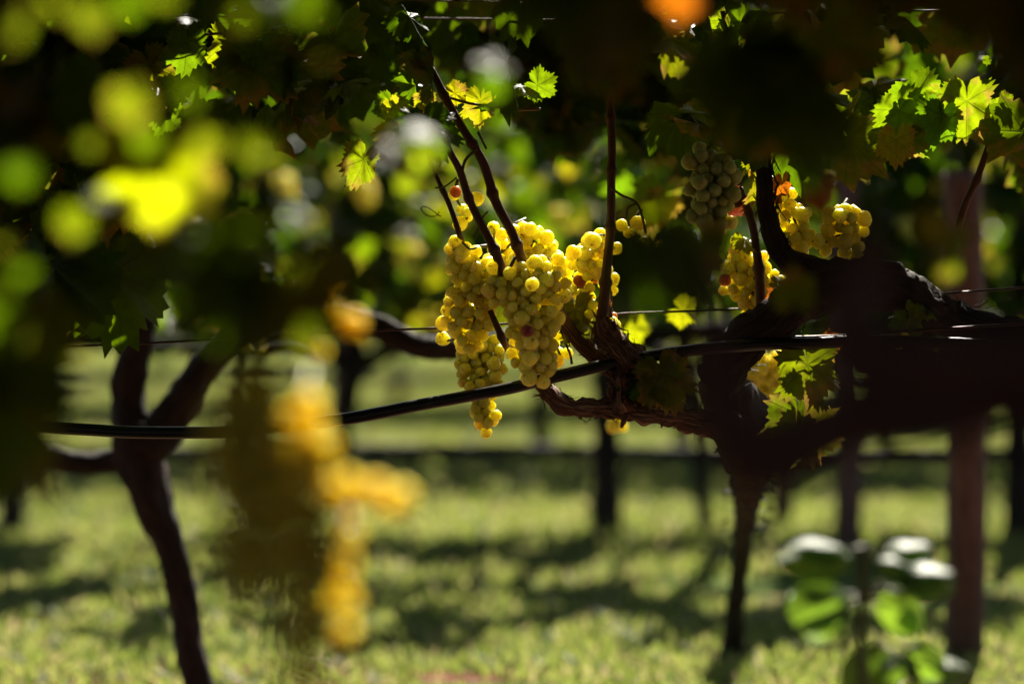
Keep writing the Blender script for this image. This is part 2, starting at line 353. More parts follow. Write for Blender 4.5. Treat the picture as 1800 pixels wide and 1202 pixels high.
def canopy(vines, count, xr, Dr, zr, size, allow, lod, keep=300, matf=None, face=(0, -0.25, 0.45), spread=0.6, cluster=True, gap=-0.12):
    """fills a stretch of canopy with leaves; each belongs to the nearest vine; the largest in view are leaf objects"""
    per = {v.name: [] for v in vines}; made = 0; tries = 0
    while made < count and tries < count*14:
        tries += 1
        p = Vector((R.uniform(*xr), R.uniform(*Dr), R.uniform(*zr)))
        if cluster and noise.noise(p*4.5) < gap and R.random() < 0.85: continue
        sz = R.uniform(*size); px, py = 900+p.x/p.y*F, 500-(p.z-H)/p.y*F
        if not allow(px, py, p.y, sz/p.y*F) or blocked(p, sz): continue
        made += 1
        nrm = Vector((R.gauss(face[0], spread), R.gauss(face[1], spread), R.gauss(face[2], spread)))
        tip = Vector((R.gauss(0, .5), R.gauss(-.15, .4), -1))
        v = min(vines, key=lambda o: abs(o.location.x-p.x)*1.0)
        inview = -80 < px < 1880 and -80 < py < 1282
        per[v.name].append((inview, -p.y+R.random()*0.1, leaf_matrix(p, nrm, tip, sz), R.randrange(99)))
    for v in vines:
        L = sorted(per[v.name], key=lambda t: (not t[0], -t[1]))
        kept = [l for l in L[:keep] if l[0]]
        for l in kept:
            m_ = matf(l) if matf else leafm
            o = bpy.data.objects.new('leaf', leaf_mesh(lod, l[3], m_)); C.objects.link(o); o.parent = v
            o.matrix_basis = Matrix.Translation(-v.location) @ l[2]
        rest = [(l[2], l[3]) for l in L[len(kept):]]
        leaf_mass(v, rest, 'low' if lod == 'low' else 'mid')

# ---------------------------------------------------------------- berries
def sphere(seg, ring, amp, seed):
    V = [(0, 0, 1)]; F_ = []
    for i in range(1, ring):
        a = math.pi*i/ring
        for j in range(seg):
            b = 2*math.pi*j/seg; V.append((math.sin(a)*math.cos(b), math.sin(a)*math.sin(b), math.cos(a)))
    V.append((0, 0, -1)); e = len(V)-1
    for j in range(seg):
        F_.append((0, 1+j, 1+(j+1) % seg)); o = 1+(ring-2)*seg; F_.append((e, o+(j+1) % seg, o+j))
    for i in range(ring-2):
        for j in range(seg):
            a, b = 1+i*seg+j, 1+i*seg+(j+1) % seg; F_ += [(a, a+seg, b+seg), (a, b+seg, b)]
    W = []
    for v in V:
        v = Vector(v); W.append(tuple(v*(0.008*(1+amp*noise.noise(v*1.3+Vector((seed, 0, 0)))))))
    return np.array(W), np.array(F_)
_bm = {}
def berry_mesh(k, lod, material):
    key = (k, lod, material.name)
    if key not in _bm:
        V, F_ = sphere(20 if lod else 12, 12 if lod else 8, 0.16, k*7.7)
        if material is berryd: V = V*np.array([0.95, 0.9, 0.85])
        _bm[key] = mesh_np('berry', V, F_, material)
    return _bm[key]
def bunch(label, blobs, D, top, group='grape bunches', br=12.5, material=None, lod=1, depth=0.8, extra=(), dens=1.0, bad=0.02, category='grape bunch', seed=0, lit=()):
    """blobs: (px, py, r px[, dD]) spheres whose union is the bunch; top: (px, py, D) the stalk hangs from"""
    material = material or berrym; sc_ = D/F; r = br*sc_; rr = random.Random(seed+int(blobs[0][0]))
    B = [(at(b[0], b[1], D+(b[3] if len(b) > 3 else 0)), b[2]*sc_) for b in blobs]
    pts = []
    for c, rad in B:
        for _ in range(int(1100*dens*(rad/(40*2.7/F))**2)+30):
            v = Vector((rr.gauss(0, 1), rr.gauss(0, 1), rr.gauss(0, 1))).normalized()*(max(rad-r*0.8, 0.0005)*rr.random()**0.33)
            v.y *= depth; q = c+v
            s_ = rr.uniform(0.70, 1.12)
            if all((q-o).length > r*0.80*(s_+t) for o, t in pts): pts.append((q, s_))
    P = np.array([tuple(p) for p, _ in pts]); Sz = np.array([s_ for _, s_ in pts])
    for it in range(14):                                   # push overlapping berries apart
        d = P[:, None]-P[None]; L = np.linalg.norm(d, axis=2)+np.eye(len(P)); want = r*0.90*(Sz[:, None]+Sz[None])
        ov = np.clip(want-L, 0, None)*(1-np.eye(len(P))); P += (d/L[..., None]*ov[..., None]).sum(1)*0.25
    allb = [(Vector(p), s_) for p, s_ in zip(P, Sz)]
    for e in extra: allb.append((at(e[0], e[1], D+(e[3] if len(e) > 3 else 0)), e[2]/br))
    t0 = at(*top); b = thing('grape_bunch', label, category, t0, group)
    # a berry wholly inside the bunch is left out
    for i, (p, s_) in enumerate(allb):
        k = rr.randrange(4); mm = berryd if rr.random() < bad else material
        o = bpy.data.objects.new('berry', berry_mesh(k, lod, mm)); C.objects.link(o); o.parent = b
        o.matrix_basis = Matrix.Translation(p-t0) @ Matrix.Rotation(rr.uniform(0, 6.28), 4, Vector((rr.gauss(0, 1), rr.gauss(0, 1), rr.gauss(0, 1))).normalized()) @ Matrix.Scale(r/0.008*s_, 4)
    st = Tubes(); ax = [t0]+[c for c, _ in B]
    st.tube(ax, [0.0022]+[0.0016]*(len(ax)-1), seg=6, step=0.012)
    for p, s_ in allb:
        q = min(ax, key=lambda a: (a-p).length)
        if (q-p).length > r*1.2: st.tube([q, (q+p)/2+Vector((0, 0, 0.003)), p+(q-p).normalized()*r*0.8], [0.0011, 0.0008, 0.0009], seg=4, step=0.02)
    st.build('stalk', greenstem, b)
    return b

# ================================================================ THE GROUND
def gz(x, y):
    return 0.018*noise.noise(Vector((x*0.9, y*0.9, 0)))+0.008*noise.noise(Vector((x*4, y*4, 3)))
xs = np.concatenate([np.linspace(-150, -6, 14), np.linspace(-5.6, 5.6, 113), np.linspace(6, 150, 14)])
ys = np.concatenate([np.linspace(-30, 0.5, 8), np.linspace(0.8, 14, 133), np.linspace(15, 300, 24)])
V = [(x, y, gz(x, y)) for y in ys for x in xs]; nx = len(xs)
Fq = [(j*nx+i, j*nx+i+1, (j+1)*nx+i+1, (j+1)*nx+i) for j in range(len(ys)-1) for i in range(nx-1)]
g = bpy.data.objects.new('ground', mesh_np('ground', V, Fq, groundm)); g['kind'] = 'structure'; C.objects.link(g)

def cover(name, material, count, Dr, hgt, wid, patch, lean=0.5, power=1.7):
    """tapering blades as one mesh, denser near the lens, in patches"""
    D = Dr[0]*(Dr[1]/Dr[0])**rng.random(count*3); X = (rng.random(count*3)-0.5)*D*0.56
    keep = np.array([noise.noise(Vector((x*0.8, d*1.8, 1.7)))+0.45*noise.noise(Vector((x*4, d*6, 5))) > patch+max(0, 3.85-d-0.25*noise.noise(Vector((x*5, d*6, 9))))*2.4 for x, d in zip(X, D)])
    D, X = D[keep][:count], X[keep][:count]; n_ = len(D)
    sc_ = (D/4.0)**0.6
    h = (rng.uniform(*hgt, n_))*sc_**0.5*(0.5+rng.random(n_)); wd = rng.uniform(*wid, n_)*sc_
    a = rng.random(n_)*2*np.pi; la = rng.random(n_)*2*np.pi; lm = h*lean*rng.random(n_)*1.4
    Z = np.array([gz(x, d) for x, d in zip(X, D)])-0.004
    base = np.stack([X, D, Z], 1); side = np.stack([np.cos(a), np.sin(a), 0*a], 1)*wd[:, None]; ld = np.stack([np.cos(la)*lm, np.sin(la)*lm, 0*la], 1)
    up = np.stack([0*h, 0*h, h], 1)
    V = np.stack([base-side, base+side, base+ld*0.35+up*0.6+side*0.8, base+ld*0.35+up*0.6-side*0.8, base+ld+up], 1).reshape(-1, 3)
    i0 = np.arange(n_)[:, None]*5
    F_ = np.concatenate([i0+np.array([0, 1, 2]), i0+np.array([0, 2, 3]), i0+np.array([3, 2, 4])])
    o = bpy.data.objects.new(name, mesh_np(name, V, F_, material)); o['kind'] = 'stuff'; C.objects.link(o); return o
tag(cover('grass', grassm, 120000, (3.0, 24), (0.008, 0.027), (0.002, 0.005), -0.6), 'sunlit short grass growing between the vine rows', 'grass')
tag(cover('ground_cover', grassm, 34000, (3.0, 18), (0.008, 0.025), (0.004, 0.009), -0.4, lean=1.6), 'broad leaved weeds spread low among the grass', 'weeds')

# far wooded slope behind the last row
def hillz(x): return 5+2.0*noise.noise(Vector((x*0.06, 0, 0)))
hx = np.linspace(-60, 60, 61)
V = []
for x in hx:
    for j, (dy, k) in enumerate(((0, 0), (3, 0.45), (8, 0.8), (16, 1.0), (40, 1.05))): V.append((x, 34+dy, -0.2+hillz(x)*k+0.5*noise.noise(Vector((x*0.5, dy, 0)))))
Fq = [(i*5+j, (i+1)*5+j, (i+1)*5+j+1, i*5+j+1) for i in range(60) for j in range(4)]
hm = simple('far_slope', (0.035, 0.055, 0.02), 0.9, 0, 0.3)
o = bpy.data.objects.new('hill', mesh_np('hill', V, Fq, hm)); o['kind'] = 'structure'; C.objects.link(o)

# ================================================================ GRAPES, FRONT ROW (in focus)
D1 = 2.70
gr = 'ripe bunches hanging in the focused row'
bunch('pale yellow bunch hanging left of centre, its berries speckled, above the shaded long bunch',
      [(803, 440, 28, 0.02), (818, 470, 42), (838, 500, 48), (815, 525, 42), (806, 560, 38), (842, 555, 38), (826, 592, 34), (862, 470, 30), (868, 510, 26), (782, 572, 22, 0.05), (778, 600, 16, 0.06), (858, 575, 24)], D1, (862, 432, D1+0.01), gr,
      extra=[(800, 426, 13), (815, 441, 13, -0.02), (867, 470, 12, -0.03), (868, 494, 12, -.03)], bad=0.015)
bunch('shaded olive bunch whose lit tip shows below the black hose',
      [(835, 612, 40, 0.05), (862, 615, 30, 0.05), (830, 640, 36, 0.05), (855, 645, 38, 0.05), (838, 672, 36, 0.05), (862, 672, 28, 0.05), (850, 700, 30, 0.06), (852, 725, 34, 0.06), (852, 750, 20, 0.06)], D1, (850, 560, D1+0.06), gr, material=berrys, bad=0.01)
bunch('large central bunch tapering down to the hose, hanging in front of it',
      [(878, 515, 32), (900, 505, 38), (915, 500, 34), (945, 495, 50), (972, 510, 38), (925, 545, 46), (955, 560, 42), (932, 590, 44), (958, 600, 32), (928, 625, 38), (955, 640, 32), (930, 655, 24)], D1-0.03, (905, 452, D1-0.02), gr,
      extra=[(931, 664, 14.5, -0.01), (955, 671, 12, -.01), (933, 602, 13, -0.04), (931, 630, 13, -0.05), (963, 650, 13), (927, 582, 12, -.05), (935, 500, 12, -.05)], bad=0.005)
bunch('bright bunch at the foot of the leaning canes, behind the large central bunch',
      [(868, 412, 24, 0.06), (880, 445, 34, .07), (915, 412, 30, 0.04), (937, 425, 36, 0.05), (925, 455, 36, 0.04), (957, 447, 36, 0.06), (890, 470, 34, 0.07), (978, 475, 34, 0.05), (990, 505, 32, 0.07)], D1, (925, 385, D1+0.07), gr,
      extra=[(862, 405, 9, 0.06), (932, 403, 12, 0.02), (980, 457, 12.5, -0.02)])
bunch('small bright bunch glowing along the right side of the large central bunch',
      [(985, 560, 20, 0.06), (975, 600, 24, 0.06), (985, 625, 24, 0.06), (975, 645, 16, 0.06)], D1, (985, 530, D1+0.07), gr)
bunch('pinkish yellow bunch at the foot of the upright cane, half hidden by a blur',
      [(1045, 430, 34, 0.04), (1022, 455, 30, 0.03), (1038, 480, 38, 0.04), (1022, 508, 34, 0.04), (1040, 538, 34, 0.04), (1072, 500, 26, .05), (1074, 560, 22, 0.04), (1082, 575, 16, 0.03), (1012, 545, 22, .05), (1078, 440, 20, .04)], D1, (1062, 412, D1+0.03), gr,
      extra=[(1008, 444, 13, 0.0), (1042, 424, 15, -.01), (1075, 568, 12, 0)], bad=0.04)
bunch('little bunch high between the two thin canes at left', [(800, 345, 17, 0.08), (820, 372, 24, 0.08), (835, 352, 16, 0.07), (815, 395, 18, 0.08)], D1, (805, 315, D1+0.08), gr,
      extra=[(838, 349, 13, 0.04), (801, 338, 12, 0.05)])
bunch('loose bunch with one round glowing berry on top, right of the upright cane', [(1105, 405, 20, 0.03), (1128, 432, 24, 0.04), (1160, 440, 22, 0.04), (1140, 450, 18, 0.04)], D1, (1128, 368, D1+0.03), gr,
      extra=[(1121, 392, 13.5, -0.01), (1093, 396, 11, 0.0)], dens=0.7)
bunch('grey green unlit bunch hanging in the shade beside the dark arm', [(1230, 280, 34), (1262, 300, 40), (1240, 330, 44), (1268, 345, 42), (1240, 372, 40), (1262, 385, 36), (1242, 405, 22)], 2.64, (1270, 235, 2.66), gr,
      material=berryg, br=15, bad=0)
bunch('sunlit bunch right of the dark vine arm', [(1330, 300, 18, 0.03), (1335, 335, 22, 0.03), (1378, 350, 28), (1395, 382, 34), (1405, 415, 32), (1408, 440, 24), (1385, 420, 28)], D1+0.04, (1380, 325, D1+0.05), gr, extra=[(1408, 436, 14, -0.02), (1410, 376, 12, -.02)])
bunch('olive bunch with a row of lit berries along its top, at right', [(1468, 388, 32), (1500, 395, 34), (1480, 412, 36), (1450, 425, 30), (1495, 435, 34)], D1+0.03, (1490, 350, D1+0.04), gr, extra=[(1464, 376, 13, 0), (1485, 371, 13, 0), (1503, 375, 12, 0)], br=13.5)
bunch('bunch under the russet leaf with bright tops and a grey blur over it', [(1298, 445, 32), (1293, 478, 34), (1322, 475, 42), (1325, 515, 42), (1290, 505, 32), (1350, 500, 34), (1325, 555, 30), (1312, 580, 20), (1350, 545, 24)], D1+0.06, (1320, 425, D1+0.07), gr)
bunch('blurred yellow bunch under the heavy dark arm', [(1345, 655, 44), (1385, 650, 40), (1355, 690, 38), (1335, 680, 32)], 3.15, (1350, 610, 3.15), 'blurred bunches behind the hose', br=11)
bunch('small lit bunch beside the hanging dark leaf under the arm', [(1430, 632, 22), (1455, 625, 16), (1420, 650, 18)], 2.85, (1440, 600, 2.85), 'blurred bunches behind the hose')
bunch('small orange yellow bunch below the gnarled lower branch', [(1085, 742, 24), (1100, 750, 18), (1078, 758, 14)], 3.2, (1090, 700, 3.2), 'blurred bunches behind the hose', br=11)
bunch('nearly black bunch with two rim lit berries, high at right', [(1430, 215, 18), (1438, 240, 12)], 2.6, (1425, 180, 2.6), gr)
bunch('single bright bunch cut by the right edge of the picture', [(1806, 200, 18)], 2.7, (1815, 170, 2.7), gr)
# blurred nearer bunches
near = 'out of focus bunches near the lens'
bunch('very blurred large bunch body coloured olive brown for shade, close to the lens',
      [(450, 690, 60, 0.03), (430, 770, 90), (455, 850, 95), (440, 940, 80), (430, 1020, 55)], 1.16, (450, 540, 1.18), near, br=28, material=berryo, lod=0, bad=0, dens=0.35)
bunch('very blurred long bunch body coloured olive brown for shade, reaching down to the bottom edge, close to the lens',
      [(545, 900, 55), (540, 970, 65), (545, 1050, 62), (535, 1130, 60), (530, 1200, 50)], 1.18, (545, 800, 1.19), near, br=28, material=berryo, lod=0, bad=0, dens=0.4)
bunch('blurred bunch edge coloured amber for sunlight, its shoulder sticking out to the right, beside the olive brown one', [(530, 735, 56), (545, 800, 54), (590, 858, 50), (640, 862, 46), (692, 872, 44)], 1.38, (545, 650, 1.43), near, br=24, material=berryn, depth=0.35, lod=0, bad=0, dens=0.7)
bunch('blurred narrow bunch edge coloured amber for sunlight, hanging down the right side of the olive brown one', [(615, 930, 34), (612, 990, 40), (606, 1050, 42), (598, 1110, 34)], 1.38, (610, 890, 1.43), near, br=23, material=berryn, depth=0.35, lod=0, bad=0, dens=0.7)
bunch('blurred pinkish yellow bunch above the large blurred one', [(590, 530, 40), (610, 565, 36), (560, 510, 34), (555, 610, 34)], 1.6, (570, 460, 1.6), near, br=20, material=berryn, lod=0, bad=0, dens=0.4)

# where sunlight comes through the canopy
for a_ in [(800, 440, D1, 34), (850, 480, D1, 40), (900, 430, D1+.05, 40), (950, 440, D1+.05, 45), (900, 510, D1, 50), (960, 500, D1, 55), (940, 580, D1, 60), (980, 620, D1+.05, 40),
           (820, 540, D1, 50), (780, 575, D1+.05, 30), (855, 735, D1+.06, 38), (1035, 460, D1, 45), (1075, 565, D1, 28), (830, 360, D1+.06, 34), (1120, 395, D1, 22), (1060, 600, D1, 40),
           (1395, 390, D1+.04, 42), (1335, 320, D1+.04, 22), (1480, 375, D1, 30), (1300, 450, D1+.06, 36), (1370, 520, D1+.06, 40), (1440, 630, 2.85, 30), (1360, 660, 3.15, 45), (1090, 745, 3.2, 30),
           (600, 740, 1.34, 62), (690, 870, 1.34, 50), (600, 860, 1.34, 40), (625, 1010, 1.34, 55), (520, 740, 1.34, 40), (595, 545, 1.6, 40), (570, 610, 1.6, 28), (1436, 235, 2.6, 10), (1806, 200, 2.7, 15)]: sunny(*a_)
for a_ in [(1430, 990, 1.95, 80), (1450, 1060, 1.95, 80), (1590, 1000, 1.95, 90), (1580, 1060, 1.95, 80), (1610, 1160, 2.0, 60), (540, 745, 1.42, 120), (690, 870, 1.42, 120), (600, 860, 1.42, 130), (550, 800, 1.42, 130), (610, 1040, 1.42, 110), (610, 960, 1.42, 110), (605, 1120, 1.42, 90)]: sunny(*a_)
FAR = []
for q_ in range(78):
    if q_ < 60: a_ = (R.gauss(840, 170), R.uniform(270, 610) if R.random() < .85 else R.uniform(120, 270))
    else: a_ = (R.uniform(0, 1800), R.uniform(60, 600))
    D_ = R.uniform(5.45, 5.75); r_ = R.uniform(8, 19); sunny(a_[0], a_[1], D_, r_); FAR.append((a_[0], a_[1], D_, r_))
for q_ in range(70):
    D_ = R.uniform(3.9, 5.5); SUNNY.append((Vector((R.uniform(-.25, .25)*D_, D_, 0)), R.uniform(.03, .10)))

# ================================================================ VINES OF THE FRONT ROW
def base_at(px, D, dx=0): x = (px-900)/F*D; return (x+dx, D, gz(x+dx, D)-0.02)
def P3(L, D): return [at(a[0], a[1], D+(a[2] if len(a) > 2 else 0)) for a in L]

# vine at left: forked trunk behind the hose
lv = thing('grapevine', 'grapevine with a crooked forked trunk at left, behind the black hose', 'vine', base_at(372, 3.45))
t = Tubes(); b0 = Vector(lv.location)
TL = t.tube([b0, at(345, 1190, 3.45), at(322, 1060, 3.45), at(298, 950, 3.45), at(262, 865, 3.45), at(240, 790, 3.45), at(248, 740, 3.45)], [0.026, 0.021, 0.020, 0.022, 0.032, 0.036, 0.030], seg=22, step=0.008, rough=0.16, fq=30, ridge=0.14, wob=0.004)
t.shreds(TL, 0.03, 90); t.build('trunk', barkm, lv)
for L_, r_ in (([(250, 790), (228, 720), (232, 640), (250, 560), (262, 470, 0.03), (240, 380, .05)], [0.030, 0.024, 0.024, 0.020, 0.018, 0.015]), ([(255, 790), (320, 710), (365, 640), (430, 575), (520, 545), (640, 570), (760, 610), (900, 600, .1)], [0.03, 0.027, 0.024, 0.02, 0.019, 0.018, 0.018, 0.016])):
    t = Tubes(); q = t.tube(P3(L_, 3.45), r_, seg=18, step=0.008, rough=0.18, fq=34, ridge=0.14, wob=0.006); t.shreds(q, 0.022, 60); t.build('arm', barkm, lv)
t = Tubes(); t.tube(P3([(230, 800), (150, 815), (60, 800), (-60, 790)], 3.5), [0.02, 0.017, 0.015, 0.012], seg=14, step=0.01, rough=0.2, ridge=0.12, wob=.005); t.build('arm', barkm, lv)
tube_obj('cane', P3([(262, 500), (300, 380), (330, 260), (350, 150), (380, -40)], 2.9), [0.006, 0.005, 0.005, 0.004, 0.004], canem, lv, seg=8, step=0.006, nodes=0.055)

# vine at right: leaning trunk, gnarled arms
rv = thing('grapevine', 'grapevine with a dark leaning trunk right of centre and gnarled arms on both sides', 'vine', base_at(1285, 4.05))
t = Tubes(); b0 = Vector(rv.location)
q = t.tube([b0, at(1290, 1120, 4.0), at(1300, 1000, 3.85), at(1310, 900, 3.5), at(1318, 820, 3.1), at(1300, 740, 2.86), at(1270, 680, 2.78), at(1280, 640, 2.74), at(1310, 620, 2.74)],
           [0.030, 0.017, 0.014, 0.016, 0.026, 0.038, 0.026, 0.010, 0.002], seg=22, step=0.008, rough=0.17, fq=30, ridge=0.14, wob=0.005)
t.shreds(q, 0.03, 120); t.build('trunk', barkm, rv)
t = Tubes()                                               # lower branch with the gnarled fork
q = t.tube(P3([(1290, 745, .04), (1225, 742, .01), (1160, 727), (1100, 718), (1040, 722), (990, 712), (965, 690), (945, 676)], D1), [0.018, 0.0135, 0.0125, 0.0115, 0.0105, 0.0095, 0.0085, 0.005], seg=20, step=0.003, rough=0.42, fq=60, ridge=0.36, wob=0.006)
t.shreds(q, 0.010, 120, (0.005, 0.014), (0.0015, 0.0035))
q = t.tube(P3([(1100, 722), (1096, 690), (1100, 655), (1108, 640)], D1-.005), [0.013, 0.016, 0.018, 0.016], seg=20, step=0.003, rough=0.55, fq=75, ridge=0.4, wob=0.005); t.shreds(q, 0.014, 70, (0.004, 0.012), (0.0015, 0.004))
q = t.tube(P3([(1160, 668), (1130, 650), (1108, 632), (1085, 605), (1064, 578), (1056, 560)], D1-.012), [0.004, 0.012, 0.018, 0.0145, 0.0125, 0.0075], seg=22, step=0.003, rough=0.34, fq=70, ridge=0.42, wob=0.004); t.shreds(q, 0.0135, 110, (0.006, 0.018), (0.0015, 0.004))
q = t.tube(P3([(1085, 650), (1045, 622), (1012, 596), (985, 558), (960, 520, .03)], D1+.01), [0.013, 0.010, 0.0085, 0.008, 0.007], seg=16, step=0.004, rough=0.14, fq=70, ridge=0.1, wob=0.003); t.shreds(q, 0.009, 30, (0.006, 0.014))
t.tube(P3([(995, 605), (1003, 625), (1005, 640)], D1-.01), [0.0015, 0.0012, 0.0016], seg=6, step=.005)
t.tube(P3([(1105, 725), (1096, 740), (1092, 752)], D1-.01), [0.006, 0.004, 0.001], seg=8, step=.003, rough=.4, fq=120, ridge=.3)
t.tube(P3([(1175, 733), (1165, 745), (1162, 752)], D1-.01), [0.003, 0.002, 0.001], seg=8, step=.003, rough=.3)
t.build('branch', forkm, rv)
for L_, r_, sh in (([(1262, 660, .05), (1310, 605, .02), (1360, 570), (1420, 530), (1480, 500), (1560, 500, .02), (1660, 560, .05), (1850, 600, .08)], [0.03, 0.026, 0.024, 0.028, 0.030, 0.028, 0.024, 0.02], 140),
                ([(1480, 505), (1420, 478), (1385, 455), (1362, 420), (1352, 370), (1345, 300), (1338, 250), (1330, 160, .05)], [0.02, 0.018, 0.013, 0.011, 0.010, 0.009, 0.008, 0.006], 120)):
    t = Tubes(); q = t.tube(P3(L_, D1), r_, seg=20, step=0.005, rough=0.22, fq=50, ridge=0.2, wob=0.008); t.shreds(q, sum(r_)/len(r_)*0.9, sh, (0.008, 0.02), (0.0015, 0.004)); t.build('arm', barkm, rv)
canes = [([(757, 122), (790, 185), (822, 240), (850, 290), (872, 355), (898, 405), (918, 455), (935, 500, .03)], [0.0048, 0.0054, 0.0056, 0.0060, 0.0062, 0.0060, 0.0062, 0.006], D1-.02),
         ([(700, 138), (735, 185), (780, 250), (805, 295), (822, 345), (848, 395), (862, 425), (882, 478), (890, 520, .02)], [0.004, 0.0044, 0.0044, 0.0048, 0.005, 0.005, 0.0058, 0.0066, .006], D1-.03),
         ([(760, 290), (775, 325), (790, 360), (806, 405), (812, 440, .03)], [0.0022, 0.003, 0.0034, 0.0038, .0038], D1-.01),
         ([(862, 545), (876, 580), (890, 610), (930, 660, .03)], [0.0036, 0.0042, 0.0045, .005], D1-.015),
         ([(1080, -40), (1077, 80), (1073, 200), (1076, 300), (1073, 400), (1066, 480), (1058, 570)], [0.004, 0.0045, 0.005, 0.0054, 0.0058, 0.0064, 0.008], D1),
         ([(1755, 175), (1745, 235), (1722, 300), (1700, 350), (1684, 400)], [0.004, 0.0042, 0.0044, 0.005, 0.005], D1),
         ([(1640, 165), (1605, 200), (1565, 240), (1535, 275)], [0.0022, 0.0024, 0.0026, 0.0026], D1),
         ([(1300, 330), (1318, 380), (1330, 430), (1338, 560)], [0.004, 0.005, 0.0055, 0.007], D1+.02)]
for L_, r_, D_ in canes:
    tube_obj('cane', P3(L_, D_), [q*0.88 for q in r_], canem, rv, seg=12, step=0.003, nodes=0.062, rough=0.05, fq=120, wob=0.002)
# stalks and tendrils
t = Tubes()
for L_, r_ in (([(1073, 330), (1095, 345), (1112, 352), (1122, 362), (1130, 385), (1135, 410)], 0.0015), ([(1118, 358), (1104, 366), (1101, 385)], 0.0013), ([(838, 262), (818, 282), (812, 310), (815, 330)], 0.0018), ([(840, 232), (855, 262)], 0.0015),
            ([(803, 312), (782, 328), (765, 330)], 0.001), ([(858, 372), (846, 386), (834, 420)], 0.0013), ([(962, 470), (955, 482), (942, 500)], 0.0016), ([(812, 425), (826, 438), (838, 435)], .0012)):
    t.tube(P3(L_, D1-.03), [r_]*len(L_), seg=6, step=0.004)
tn = [at(750+22*math.cos(a*1.3)*(1-a/9)+a*3, 372+9*math.sin(a*1.7), D1-.03+.004*math.sin(a)) for a in np.linspace(0, 5, 14)]
t.tube(tn, [0.0006]*14, seg=5, step=.003); t.build('tendril', greenstem, rv)
t = Tubes()
for L_, r_ in (([(790, 172), (825, 182), (870, 188), (905, 193), (950, 192)], 0.0016), ([(1625, 193), (1660, 190), (1695, 187)], 0.0018), ([(700, 140), (680, 185), (690, 195)], 0.0012), ([(345, 62), (400, 60), (420, 72), (448, 102)], 0.0016), ([(380, 60), (520, 55)], 0.0012), ([(1270, 20), (1276, 60), (1262, 100)], 0.0028),
            ([(1600, 560), (1592, 575), (1575, 590)], .001)):
    t.tube(P3(L_, D1-.02), [r_]*len(L_), seg=6, step=0.005)
t.build('leaf_stalk', petm, rv)

